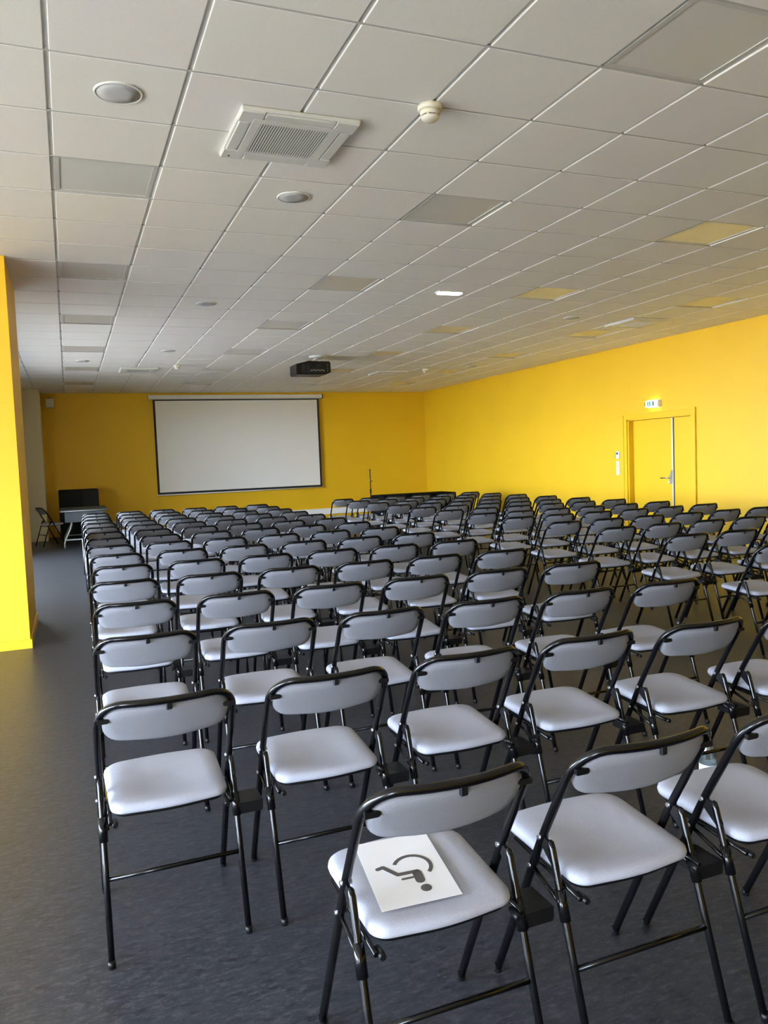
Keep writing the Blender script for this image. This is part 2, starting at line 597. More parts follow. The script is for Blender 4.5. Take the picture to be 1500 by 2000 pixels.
full = [tile_mb(-TXH, TXH, -TYH, TYH).mesh('ceiling_tile', TILE), tile_mb(-TXH, TXH, -TYH, TYH).mesh('ceiling_tile', TILE_B)]
tiles = []
for i in range(I0, I1):
    for j in range(J0, J1 + 1):
        if (i, j) in panel_set:
            continue
        x0, x1, y0, y1 = gx(i), gx(i + 1), gy(j), gy(j + 1)
        if x1 <= XW + 0.03 or x0 >= XR - 0.03 or y1 <= YB + 0.03 or y0 >= YF - 0.03:
            continue
        cut = x0 < XW or x1 > XR or y0 < YB or y1 > YF
        ps = [to_px(q) for q in ((x0, y0, ZC), (x1, y0, ZC), (x1, y1, ZC), (x0, y1, ZC))]
        area = 0
        if all(ps):
            cx_ = sum(q[0] for q in ps) / 4
            cyy = sum(q[1] for q in ps) / 4
            if -120 < cx_ < 1620 and -120 < cyy < 2000:
                area = 0.5 * abs(sum(ps[k][0] * ps[(k + 1) % 4][1] - ps[(k + 1) % 4][0] * ps[k][1] for k in range(4)))
        tiles.append((area, i, j, cut))
tiles.sort(reverse=True)
rest = MB()
for n, (area, i, j, cut) in enumerate(tiles):
    xc, yc = (gx(i) + gx(i + 1)) / 2, (gy(j) + gy(j + 1)) / 2
    if n < 295 and area > 0:
        if cut:
            t = tile_mb(max(xc - TXH, XW + 0.002), min(xc + TXH, XR - 0.002), max(yc - TYH, YB + 0.002), min(yc + TYH, YF - 0.002))
            build('ceiling_tile', t, TILE, ceil)
        else:
            inst('ceiling_tile', full[(i * 7 + j * 3) % 5 == 0], ceil, (xc, yc, 0))
    else:
        t = tile_mb(max(xc - TXH, XW + 0.002), min(xc + TXH, XR - 0.002), max(yc - TYH, YB + 0.002), min(yc + TYH, YF - 0.002))
        rest.add(t.v, t.f)
r = build('ceiling_tiles', rest, TILE, ceil)
r['kind'] = 'stuff'

# ------------------------------------------------------------------ ceiling light panels (switched off)
rim = MB()
for (x0, x1, y0, y1) in ((-0.288, 0.288, -0.294, -0.266), (-0.288, 0.288, 0.266, 0.294), (-0.288, -0.262, -0.266, 0.266), (0.262, 0.288, -0.266, 0.266)):
    rim.box(x0, x1, y0, y1, -0.003, 0.012)
rim_me = rim.mesh('frame', PANEL_RIM)
dif_me = MB().box(-0.264, 0.264, -0.268, 0.268, 0.001, 0.01).mesh('diffuser', DIFFUSER)
LINES = {0: 'leftmost line', 4: 'second line from left', 8: 'third line from left', 12: 'rightmost line'}
first_j = {0: 3, 4: -1, 8: 3, 12: 7}
for (i, j) in sorted(panel_set):
    o = empty('ceiling_light_panel', ((gx(i) + gx(i + 1)) / 2, (gy(j) + gy(j + 1)) / 2, ZT - 0.001))
    inst('frame', rim_me, o)
    inst('diffuser', dif_me, o)
    k = (j - first_j[i]) // 4
    if k >= 0:
        lab = 'unlit square ceiling light panel, %s from the camera in the %s of panels' % (ORD[k], LINES[i])
    else:
        lab = 'unlit square ceiling light panel overhead, out of frame above the camera'
    tag(o, lab, 'light panel', 'unlit light panels in the ceiling grid')

# ------------------------------------------------------------------ ceiling cassettes (air conditioning)
def cassette():
    root = empty('air_conditioner')
    h = 0.315
    mb = MB()
    g = 0.19
    # outer frame ring, four sides between the rim and the grille field
    z0, z1 = -0.032, 0.0
    mb.box(-h, h, -h, h, -0.022, z1 + 0.0, 0.006)
    build('body', mb, AC_PLASTIC, root)
    mid = 0.235
    for k in range(4):
        f = MB()
        f.box(-0.185, 0.185, mid + 0.008, h - 0.014, -0.031, -0.020, 0.003)
        fl = build('air_flap', f, AC_PLASTIC, root)
        fl.rotation_euler = (0, 0, k * math.pi / 2)
        c = MB().box(0.19, h - 0.004, 0.19, h - 0.004, -0.031, -0.020, 0.003)
        cn = build('corner_cover', c, AC_PLASTIC, root)
        cn.rotation_euler = (0, 0, k * math.pi / 2)
    # grille field: a rim around a dark well, louvres running along the depth of the room
    fr = MB()
    fr.box(-mid, mid, -mid, -g, -0.033, -0.02).box(-mid, mid, g, mid, -0.033, -0.02)
    fr.box(-mid, -g, -g, g, -0.033, -0.02).box(g, mid, -g, g, -0.033, -0.02)
    gr = build('grille', fr, AC_PLASTIC, root)
    build('well', MB().box(-g, g, -g, g, -0.0235, -0.021), DARK, root)
    n = 27
    pitch = 2 * g / n
    lv = MB().box(-pitch * 0.27, pitch * 0.27, -g, g, -0.0325, -0.0290).mesh('louver', AC_PLASTIC)
    for k in range(n):
        inst('louver', lv, gr, (-g + pitch * (k + 0.5), 0, 0))
    build('status_lamp', MB().lathe([(0.006, -0.034), (0.006, -0.03)], (-0.27, 0.27, 0), 10), DARK, root)
    return root


ac = cassette()
ACS = [((1.222, 4.27), 'large square white air conditioning cassette with striped grille near the camera'),
       ((1.27, 14.75), 'air conditioning cassette in the ceiling ahead of the screen, far left'),
       ((7.50, 8.95), 'air conditioning cassette in the ceiling near the yellow right wall'),
       ((6.20, 15.0), 'air conditioning cassette in the far ceiling, right of the projector')]
for k, ((x, y), lab) in enumerate(ACS):
    o = ac if k == 0 else copy_tree(ac)
    o.location = (x, y, ZC - 0.001)
    tag(o, lab, 'air conditioner', 'ceiling air conditioning cassettes')

# ------------------------------------------------------------------ round ceiling speakers
def ceiling_speaker():
    root = empty('ceiling_speaker')
    build('ring', MB().lathe([(0.101, -0.005), (0.104, -0.008), (0.110, -0.008), (0.113, -0.005), (0.114, 0.0), (0.10, 0.0)], n=40), WHITE_PLASTIC, root)
    build('grille', MB().lathe([(0.0, -0.0085), (0.05, -0.0082), (0.102, -0.006), (0.102, -0.001)], n=40), SPEAKER_MESH, root)
    return root


sp = ceiling_speaker()
SPK = [((0.33, 4.01), 'round grey ceiling speaker nearest the camera, left of the cassette'),
       ((1.52, 5.21), 'round ceiling speaker just beyond the large air conditioning cassette'),
       ((1.52, 8.81), 'round ceiling speaker, third along the line toward the screen'),
       ((1.53, 12.42), 'small far round ceiling speaker in front of the screen'),
       ((0.32, 13.7), 'round ceiling speaker in the far left ceiling near the corner'),
       ((6.33, 8.82), 'round ceiling speaker high above the right block of chairs'),
       ((7.55, 13.9), 'round ceiling speaker in the far right ceiling')]
for k, ((x, y), lab) in enumerate(SPK):
    o = sp if k == 0 else copy_tree(sp)
    o.location = (x, y, ZC)
    tag(o, lab, 'speaker', 'round ceiling speakers')

# ------------------------------------------------------------------ smoke detectors
def detector():
    root = empty('smoke_detector')
    build('base', MB().lathe([(0.056, 0.0), (0.056, -0.016), (0.053, -0.022), (0.045, -0.023)], n=32), CREAM_PLASTIC, root)
    build('slot_ring', MB().lathe([(0.0395, -0.040), (0.0395, -0.050)], n=32), DARK, root)
    build('head', MB().lathe([(0.045, -0.022), (0.0445, -0.038), (0.041, -0.044)], n=32), CREAM_PLASTIC, root)
    build('cap', MB().lathe([(0.042, -0.0485), (0.040, -0.056), (0.032, -0.064), (0.016, -0.068), (0.0, -0.0685)], n=32), CREAM_PLASTIC, root)
    rib = MB().box(-0.004, 0.004, 0.038, 0.0425, -0.051, -0.041).mesh('rib', CREAM_PLASTIC)
    for k in range(6):
        q = inst('rib', rib, root)
        q.rotation_euler = (0, 0, k * math.pi / 3 + 0.35)
    return root


dt = detector()
DET = [((GX + 1.8, GY + 0.6), 'ivory smoke detector at a grid crossing near the camera'),
       ((1.87, 14.1), 'small far smoke detector in front of the screen'),
       ((6.78, 14.4), 'small far smoke detector right of the projector')]
for k, ((x, y), lab) in enumerate(DET):
    o = dt if k == 0 else copy_tree(dt)
    o.location = (x, y, ZC)
    o.scale = (1.12, 1.12, 1.12)
    tag(o, lab, 'smoke detector', 'ceiling smoke detectors')

# lit emergency lamp in the ceiling
el = empty('emergency_light', (3.95, 7.71, ZC))
el.scale = (0.82, 0.82, 1)
build('housing', MB().box(-0.185, 0.185, -0.075, 0.075, -0.012, 0.0, 0.003), WHITE_PLASTIC, el)
build('lens', MB().box(-0.165, 0.165, -0.06, 0.06, -0.026, -0.0115, 0.006), LAMP_ON, el)
tag(el, 'small lit rectangular emergency lamp in the ceiling', 'lamp')

# ------------------------------------------------------------------ projector
pj = empty('projector', (3.93, 12.95, 2.95))
bd = MB()
w2, d2 = 0.30, 0.20
poly = [(-w2 + 0.02, 0.0), (w2 - 0.09, 0.0), (w2, 0.035), (w2, 0.20), (w2 - 0.025, 0.222), (-w2 + 0.21, 0.225), (-w2, 0.175), (-w2, 0.02)]
bd.prism(poly, -d2, d2, 'y')
build('body', bd, BLACK_PLASTIC, pj)
vent = MB().box(-0.006, 0.006, -0.004, 0.004, 0.03, 0.165).mesh('vent', TABLE_TOP)
for k in range(5):
    inst('vent', vent, pj, (-0.20 + k * 0.032, -d2 - 0.001, 0))
pan = build('connector_panel', MB().box(-0.06, 0.20, -d2 - 0.006, -d2 + 0.01, 0.04, 0.10), DARK, pj)
pl = MB().box(-0.011, 0.011, -0.006, 0.006, -0.008, 0.008).mesh('socket', STEEL)
for k in range(7):
    inst('socket', pl, pan, (-0.04 + k * 0.036, -d2 - 0.008, 0.066 + 0.008 * (k % 2)))
for k in range(4):
    inst('socket', pl, pan, (0.245, -d2 - 0.004, 0.06 + 0.035 * k)).scale = (0.6, 1, 0.6)
build('lens', MB().tube([(0.08, d2, 0.11), (0.08, d2 + 0.05, 0.11)], 0.055, 24), DARK, pj)
arm = MB().tube([(0.02, -0.05, 0.222), (0.06, -0.10, 0.262), (0.08, -0.14, 0.30)], 0.022, 12)
build('mount_arm', arm, WHITE_PLASTIC, pj)
for (a, b2) in (((-0.09, -0.1), (-0.03, 0.0)), ((0.12, -0.1), (0.05, 0.0)), ((-0.08, 0.1), (0.0, 0.0)), ((0.12, 0.1), (0.05, 0.0))):
    build('mount_leg', MB().tube([(a[0], a[1], 0.215), (a[0] * 0.6, a[1] * 0.6, 0.242), (0.02, -0.05, 0.245)], 0.008, 8), TABLE_LEG, pj)
build('ceiling_plate', MB().lathe([(0.16, 0.309), (0.155, 0.285), (0.13, 0.279), (0.0, 0.278)], (0.10, -0.16, 0), 32), WHITE_PLASTIC, pj)
tag(pj, 'black projector hanging from a white ceiling mount', 'projector')

# ------------------------------------------------------------------ projection screen on the far wall
sc = empty('projection_screen', (3.98, YF - 0.10, 0.85))
cx = 3.98
x0, x1, zb, zt = 1.94 - cx, 6.02 - cx, 0.0, 2.245
build('cloth', MB().box(x0 + 0.05, x1 - 0.05, -0.002, 0.002, zb + 0.05, zt - 0.03), SCREEN_CLOTH, sc)
for nm, (a, b_, c, d) in (('border', (x0, x0 + 0.05, zb, zt)), ('border', (x1 - 0.05, x1, zb, zt)),
                          ('border', (x0 + 0.05, x1 - 0.05, zb, zb + 0.05)), ('border', (x0 + 0.05, x1 - 0.05, zt - 0.03, zt))):
    build(nm, MB().box(a, b_, -0.0022, 0.0022, c, d), SCREEN_BLACK, sc)
build('bottom_bar', MB().tube([(x0 - 0.02, 0, zb - 0.012), (x1 + 0.04, 0, zb - 0.012)], 0.013, 12), WHITE_PLASTIC, sc)
build('casing', MB().prism([(-0.05, 2.265), (-0.055, 2.30), (-0.05, 2.345), (0.03, 2.355), (0.09, 2.355), (0.09, 2.25), (0.0, 2.245)], 1.87 - cx, 6.10 - cx, 'x'), WHITE_PLASTIC, sc)
build('end_cap', MB().box(6.10 - cx, 6.125 - cx, -0.056, 0.09, 2.243, 2.357, 0.008), BLACK_PLASTIC, sc)
build('end_cap', MB().box(1.845 - cx, 1.87 - cx, -0.056, 0.09, 2.243, 2.357, 0.008), WHITE_PLASTIC, sc)
tag(sc, 'large white projection screen with black border on the yellow far wall', 'screen')

# white trunking along the far wall
tr = empty('cable_trunking', (4.2, YF - 0.001, 0.13))
build('channel', MB().box(-4.55, 4.80, -0.055, 0.0, 0.0, 0.15, 0.004), TRUNK, tr)
build('cover_strip', MB().box(-4.55, 4.80, -0.060, -0.054, 0.03, 0.12, 0.002), TRUNK, tr)
tag(tr, 'long white cable trunking low on the yellow far wall', 'trunking')

# small wall speaker in the far left corner
ws = empty('wall_speaker', (-0.29, YF - 0.13, 2.93))
build('cabinet', MB().box(-0.085, 0.085, -0.05, 0.10, 0, 0.20, 0.008), CREAM_PLASTIC, ws)
build('grille', MB().box(-0.072, 0.072, -0.055, -0.049, 0.014, 0.186, 0.002), CREAM_PLASTIC, ws)
build('bracket', MB().box(-0.02, 0.02, 0.099, 0.13, 0.08, 0.14).box(-0.012, 0.012, 0.02, 0.11, 0.198, 0.225), TABLE_LEG, ws)
tag(ws, 'small pale box speaker high in the far left corner', 'speaker')

# ------------------------------------------------------------------ door in the right wall
d = empty('door_1', (XR, (DY0 + DY1) / 2, 0))
struct(d, 'yellow double door with wide and narrow leaf in the right wall', 'door')
yc = (DY0 + DY1) / 2
hw = (DY1 - DY0) / 2
fr = MB()
fr.box(-0.022, 0.0, -hw - 0.075, -hw + 0.0, 0, DZ + 0.075)
fr.box(-0.022, 0.0, hw, hw + 0.075, 0, DZ + 0.075)
fr.box(-0.022, 0.0, -hw, hw, DZ, DZ + 0.075)
fr.box(-0.030, -0.0, -hw - 0.095, -hw - 0.075, 0, DZ + 0.10)
fr.box(-0.030, -0.0, hw + 0.075, hw + 0.095, 0, DZ + 0.10)
fr.box(-0.030, -0.0, -hw - 0.075, hw + 0.075, DZ + 0.075, DZ + 0.10)
build('door_frame', fr, YELLOW_DOOR, d)
gap = 10.05 - yc
jb = MB().box(0.0, 0.15, hw - 0.03, hw, 0, DZ).box(0.0, 0.15, -hw, -hw + 0.03, 0, DZ).box(0.0, 0.15, -hw, hw, DZ - 0.02, DZ)
build('jamb', jb, YELLOW_DOOR, d)
leaf = build('door_leaf', MB().box(0.095, 0.135, gap + 0.006, hw - 0.03, 0.008, DZ - 0.024, 0.003), YELLOW_DOOR, d)
leaf2 = build('door_leaf', MB().box(0.095, 0.135, -hw + 0.03, gap - 0.006, 0.008, DZ - 0.024, 0.003), YELLOW_DOOR, d)
build('meeting_strip', MB().box(0.085, 0.0952, gap + 0.008, gap + 0.045, 0.008, DZ - 0.024, 0.002), CREAM, leaf)
build('seam', MB().box(0.088, 0.0952, gap - 0.010, gap + 0.008, 0.008, DZ - 0.024), DARK, leaf)
hd = build('handle', MB().tube([(0.09, gap + 0.075, 1.0), (0.035, gap + 0.075, 1.0), (0.028, gap + 0.085, 1.0), (0.026, gap + 0.24, 0.995)], 0.011, 10), STEEL, leaf)
build('handle_plate', MB().prism([(gap + 0.035, 0.90), (gap + 0.10, 0.90), (gap + 0.10, 1.02), (gap + 0.055, 1.13), (gap + 0.02, 1.13), (gap + 0.02, 0.92)], 0.083, 0.0955, 'x'), STEEL, leaf)
build('lock_cylinder', MB().tube([(0.085, gap + 0.085, 0.93), (0.062, gap + 0.085, 0.93)], 0.016, 16), WHITE_PLASTIC, leaf)
build('backing', MB().box(0.20, 0.249, -hw, hw, 0, DZ), YELLOW_DOOR, d)

# exit sign above the door
ex = empty('exit_sign', (XR, 10.37, 2.17))
build('housing', MB().box(-0.075, 0.0, -0.155, 0.155, 0, 0.105, 0.006), WHITE_PLASTIC, ex)
face = build('lit_face', MB().box(-0.083, -0.0745, -0.15, 0.15, 0.005, 0.10, 0.003), EXIT_LIGHT, ex)
build('lit_edge', MB().box(-0.06, -0.02, -0.11, 0.11, 0.1045, 0.112), EXIT_GLOW, ex)
build('lit_edge', MB().box(-0.06, -0.02, -0.11, 0.11, -0.006, 0.001), EXIT_GLOW, ex)
# pictogram: green panel with a running figure, and the doorway mark
build('pictogram', MB().box(-0.0855, -0.0825, 0.01, 0.085, 0.018, 0.088), EXIT_GREEN, face)
fig = MB()
fig.prism([(0.052 + 0.007 * math.cos(a * 0.785), 0.078 + 0.007 * math.sin(a * 0.785)) for a in range(8)], -0.0865, -0.0853, 'x')
fig.prism([(0.056, 0.068), (0.046, 0.070), (0.041, 0.046), (0.052, 0.044)], -0.0865, -0.0853, 'x')
fig.prism([(0.052, 0.048), (0.044, 0.046), (0.030, 0.026), (0.036, 0.022)], -0.0865, -0.0853, 'x')
fig.prism([(0.050, 0.046), (0.044, 0.044), (0.062, 0.026), (0.068, 0.030)], -0.0865, -0.0853, 'x')
fig.prism([(0.048, 0.066), (0.046, 0.060), (0.026, 0.052), (0.024, 0.057)], -0.0865, -0.0853, 'x')
build('figure', fig, EXIT_LIGHT, face)
build('doorway_mark', MB().box(-0.0855, -0.0825, -0.07, -0.04, 0.018, 0.088), EXIT_DARK, face)
build('edge_mark', MB().box(-0.0855, -0.0825, 0.132, 0.146, 0.015, 0.092), EXIT_DARK, face)
tag(ex, 'lit white and green emergency exit sign above the yellow door', 'exit sign')

# room controller and switches beside the door
th = empty('thermostat', (XR, 11.315, 1.335))
build('body', MB().box(-0.028, 0.0, -0.045, 0.045, 0, 0.125, 0.004), WHITE_PLASTIC, th)
build('display', MB().box(-0.031, -0.0275, -0.022, 0.022, 0.07, 0.11, 0.001), DARK, th)
build('side_band', MB().box(-0.030, -0.002, 0.0448, 0.052, 0.004, 0.121), DARK, th)
tag(th, 'small white wall controller with black display beside the door', 'controller')
for (z, h2, lab) in ((1.205, 0.085, 'small square white light switch under the wall controller'),
                     (1.045, 0.15, 'tall white switch plate, lowest beside the door')):
    s = empty('wall_switch', (XR, 11.33, z))
    build('plate', MB().box(-0.012, 0.0, -0.042, 0.042, 0, h2, 0.003), WHITE_PLASTIC, s)
    build('rocker', MB().box(-0.017, -0.011, -0.024, 0.024, h2 * 0.25, h2 * 0.75, 0.002), PANEL_RIM if h2 < 0.1 else WHITE_PLASTIC, s)
    tag(s, lab, 'switch', 'switches beside the yellow door')

# ------------------------------------------------------------------ folding chair
CHW = 0.205                     # half distance between the frame tubes


def back_y(z):
    """depth of the long frame tube at height z (front foot -> top rail)"""
    if z < 0.50:
        return 0.455 - (0.455 - 0.205) * z / 0.50
    return 0.205 - 0.575 * (z - 0.50)


SAG = 0.048


def rail_y(x, z):
    return back_y(z) - SAG * (1 - min(1.0, (x / CHW) ** 2))


def frame_path():
    pts = [(-CHW, back_y(0.012), 0.012), (-CHW, back_y(0.25), 0.25), (-CHW, back_y(0.48), 0.48), (-CHW, back_y(0.53), 0.53),
           (-CHW, back_y(0.62), 0.62), (-CHW, back_y(0.70), 0.70)]
    r = 0.075
    zt = 0.780
    for k in range(1, 9):
        a = math.pi / 2 * k / 8
        x = -CHW + r * (1 - math.cos(a))
        z = zt - r + r * math.sin(a)
        pts.append((x, rail_y(x, z), z))
    for k in range(1, 8):
        x = -CHW + r + (2 * CHW - 2 * r) * k / 8
        pts.append((x, rail_y(x, zt), zt))
    left = pts[:14]
    return pts + [(-p[0], p[1], p[2]) for p in reversed(left)]


def round_outline(corners, n=6):
    """corners: (x, y, radius) counter-clockwise -> smooth outline"""
    out = []
    m_ = len(corners)
    for i in range(m_):
        p = Vector(corners[i][:2])
        r = corners[i][2]
        a = (Vector(corners[i - 1][:2]) - p).normalized()
        b_ = (Vector(corners[(i + 1) % m_][:2]) - p).normalized()
        ang = a.angle(b_)
        t = r / math.tan(ang / 2)
        c = p + (a + b_).normalized() * (r / math.sin(ang / 2))
        s = p + a * t - c
        e = p + b_ * t - c
        a0 = math.atan2(s.y, s.x)
        a1 = math.atan2(e.y, e.x)
        dlt = (a1 - a0 + math.pi) % (2 * math.pi) - math.pi
        for k in range(n + 1):
            q = a0 + dlt * k / n
            out.append((c.x + r * math.cos(q), c.y + r * math.sin(q)))
    return out


def densify(poly, step):
    out = []
    for i, p in enumerate(poly):
        q = poly[(i + 1) % len(poly)]
        L = math.hypot(q[0] - p[0], q[1] - p[1])
        k = max(1, int(L / step))
        out += [(p[0] + (q[0] - p[0]) * t / k, p[1] + (q[1] - p[1]) * t / k) for t in range(k)]
    return out


def cushion(outline, prof, place):
    """rings of the outline scaled about its centre: prof = (inset, height)"""
    cx0 = sum(p[0] for p in outline) / len(outline)
    cy0 = sum(p[1] for p in outline) / len(outline)
    sx = max(abs(p[0] - cx0) for p in outline)
    sy = max(abs(p[1] - cy0) for p in outline)
    rings = []
    for (ins, h) in prof:
        rings.append([place(cx0 + (p[0] - cx0) * (1 - ins / sx), cy0 + (p[1] - cy0) * (1 - ins / sy), h) for p in outline])
    return MB().shell(rings)


# seat: wide rounded front, slightly bowed rear edge
so = densify(round_outline([(-0.180, 0.094, 0.045), (0.0, 0.074, 0.6), (0.180, 0.094, 0.045), (0.190, 0.442, 0.062), (0.0, 0.456, 0.8), (-0.190, 0.442, 0.062)]), 0.03)


def seat_z(y):
    return 0.436 + 0.055 * (y - 0.05)


def seat_place(x, y, h):
    dip = 0.010 * max(0.0, 1 - ((x / 0.14) ** 2)) * max(0.0, 1 - ((y - 0.245) / 0.16) ** 2)
    return (x, y, seat_z(y) + h - (dip if h > 0.004 else 0))


seat_mb = cushion(so, [(0.012, -0.024), (0.002, -0.020), (0.0, -0.012), (0.002, -0.003), (0.009, 0.003), (0.022, 0.007),
                       (0.06, 0.009), (0.11, 0.0095), (0.16, 0.0095)], seat_place)
pan_mb = cushion(so, [(0.03, -0.034), (0.012, -0.033), (0.010, -0.0235), (0.03, -0.0235)], lambda x, y, h: (x, y, seat_z(y) + h))

# backrest: curved pad below the top rail with a rounded lower edge; outline in (x, z)
bo = densify(round_outline([(-0.190, 0.765, 0.050), (-0.190, 0.654, 0.050), (0.0, 0.643, 0.9), (0.190, 0.654, 0.050), (0.190, 0.765, 0.050)]), 0.025)


def back_place(x, z, h):
    z2 = min(z, 0.7645)
    return (x, rail_y(x, z2) - 0.85 * h + 0.004, z2 - 0.5 * h)


back_mb = cushion(bo, [(0.010, -0.013), (0.002, -0.010), (0.0, -0.003), (0.0, 0.003), (0.002, 0.007), (0.010, 0.010), (0.03, 0.011)], back_place)

CH = {}
CH['frame'] = MB().tube(frame_path(), 0.0112, 10).mesh('back_frame', BLACK_TUBE)
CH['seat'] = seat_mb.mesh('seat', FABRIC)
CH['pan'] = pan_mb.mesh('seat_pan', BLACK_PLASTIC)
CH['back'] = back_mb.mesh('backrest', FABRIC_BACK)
LEG_TOP = (0.165, 0.512)


def leg_y(z):
    return LEG_TOP[0] * z / LEG_TOP[1]


CH['leg'] = MB().tube([(0, leg_y(0.006), 0.006), (0, leg_y(0.28), 0.28), (0, leg_y(0.495), 0.495), (0, leg_y(0.509), 0.509), (0, leg_y(0.514), 0.514)],
                      [0.0098, 0.0098, 0.0098, 0.008, 0.003], 10).mesh('leg', BLACK_TUBE)
CH['cap'] = MB().tube([(0, 0, 0), (0, 0.0, 0.022)], 0.0113, 10).mesh('foot_cap', BLACK_PLASTIC)
CH['bar'] = MB().tube([(-CHW, leg_y(0.232), 0.232), (CHW, leg_y(0.232), 0.232)], 0.0075, 8).mesh('stretcher', BLACK_TUBE)
CH['sleeve'] = MB().tube([(0, leg_y(0.335), 0.335), (0, leg_y(0.405), 0.405)], 0.0135, 10).mesh('sleeve', BLACK_TUBE)
# hinge plate between tube and rear leg, with bolt
yb_ = back_y(0.505)
hp = MB().prism([(yb_ + 0.006, 0.515), (yb_ + 0.004, 0.488), (leg_y(0.44), 0.44), (leg_y(0.44) - 0.006, 0.46), (leg_y(0.50), 0.505)], -0.004, 0.004, 'x')
CH['hinge'] = hp.mesh('hinge_plate', BLACK_PLASTIC)
CH['bolt'] = MB().tube([(-0.0145, yb_ - 0.002, 0.508), (0.0145, yb_ - 0.002, 0.508)], 0.0062, 8).mesh('bolt', BOLT)
y3 = back_y(0.412)
CH['bolt2'] = MB().tube([(-0.0145, y3, 0.412), (0.0145, y3, 0.412)], 0.0055, 8).mesh('bolt', BOLT)
# seat support rail and folding link on each side
CH['rail'] = MB().tube([(0, 0.37, seat_z(0.37) - 0.030), (0, 0.075, seat_z(0.075) - 0.036)], 0.0060, 8).mesh('seat_rail', BLACK_TUBE)
CH['link'] = MB().tube([(0, y3, 0.407), (0, leg_y(0.365) + 0.004, 0.368)], 0.0058, 8).mesh('folding_link', BLACK_TUBE)
CH['knob'] = MB().tube([(0, 0.105, seat_z(0.08) - 0.038), (0, 0.080, seat_z(0.08) - 0.040), (0, 0.066, seat_z(0.08) - 0.041)], [0.006, 0.0095, 0.0075], 10).mesh('knob', BLACK_PLASTIC)
# clips that hold the pad: one hanging from the rail, one on each side
zc = 0.766
CH['clip_mid'] = MB().box(-0.0095, 0.0095, rail_y(0, zc) - 0.0165, rail_y(0, zc) - 0.006, zc - 0.014, zc + 0.014, 0.003).mesh('clip', BLACK_PLASTIC)
zs_ = 0.726
cl = MB()
cl.prism(round_outline([(-CHW, zs_ - 0.007, 0.002), (-CHW + 0.036, zs_ - 0.007, 0.0065), (-CHW + 0.036, zs_ + 0.007, 0.0065), (-CHW, zs_ + 0.007, 0.002)], 4),
         rail_y(-CHW + 0.02, zs_) - 0.018, rail_y(-CHW + 0.02, zs_) - 0.007, 'y')
CH['clip_l'] = cl.mesh('clip', BLACK_PLASTIC)
cl2 = MB().add([(-p[0], p[1], p[2]) for p in cl.v], [f[::-1] for f in cl.f])
CH['clip_r'] = cl2.mesh('clip', BLACK_PLASTIC)
# tray that couples a chair to its right-hand neighbour
GAPX = 0.104
lk = MB()
lk.box(0.010, GAPX - 0.010, leg_y(0.37) - 0.010, leg_y(0.37) + 0.085, 0.368, 0.374)
lk.box(0.010, GAPX - 0.010, leg_y(0.37) - 0.014, leg_y(0.37) - 0.008, 0.338, 0.374)
lk.box(0.008, 0.012, leg_y(0.37) - 0.014, leg_y(0.37) + 0.085, 0.345, 0.374)
lk.box(GAPX - 0.012, GAPX - 0.008, leg_y(0.37) - 0.014, leg_y(0.37) + 0.085, 0.345, 0.374)
CH['couple'] = lk.mesh('coupling_bracket', BLACK_PLASTIC)


def make_chair(x, y, rz, couple, detail, reach=1.0):
    t = empty('folding_chair', (x, y, 0), rz)
    fr_ = inst('back_frame', CH['frame'], t)
    st = inst('seat', CH['seat'], t)
    inst('seat_pan', CH['pan'], st)
    bk = inst('backrest', CH['back'], t)
    inst('clip', CH['clip_mid'], bk)
    inst('clip', CH['clip_l'], bk)
    inst('clip', CH['clip_r'], bk)
    inst('stretcher', CH['bar'], t)
    for s in (-1, 1):
        lg = inst('leg', CH['leg'], t, (s * CHW, 0, 0))
        inst('hinge_plate', CH['hinge'], t, (s * CHW, 0, 0))
        if detail:
            inst('foot_cap', CH['cap'], lg, (0, leg_y(0.0), 0.0))
            inst('sleeve', CH['sleeve'], lg)
            inst('foot_cap', CH['cap'], fr_, (s * CHW, back_y(0.012), 0.0))
            inst('bolt', CH['bolt'], fr_, (s * CHW, 0, 0))
            inst('bolt', CH['bolt2'], fr_, (s * CHW, 0, 0))
            inst('seat_rail', CH['rail'], st, (s * 0.183, 0, 0))
            inst('folding_link', CH['link'], t, (s * (CHW + 0.001), 0, 0))
            inst('knob', CH['knob'], st, (s * 0.170, 0, 0))
    if couple:
        inst('coupling_bracket', CH['couple'], t, (CHW, 0, 0)).scale = (reach, 1, 1)
    return t


# left block: rows from the camera to the screen. first seat x, row y (rear feet), slight skew of the rows
S_L, M_L = 0.5241, -0.0316
LEFT = [(0.209, 1.499), (0.222, 2.445), (0.262, 3.344), (0.284, 4.205), (0.285, 5.070), (0.324, 5.904), (0.329, 6.734), (0.317, 7.568),
        (0.328, 8.414), (0.336, 9.268), (0.336, 10.120), (0.343, 10.967), (0.337, 11.814), (0.355, 12.660), (0.372, 13.506)]
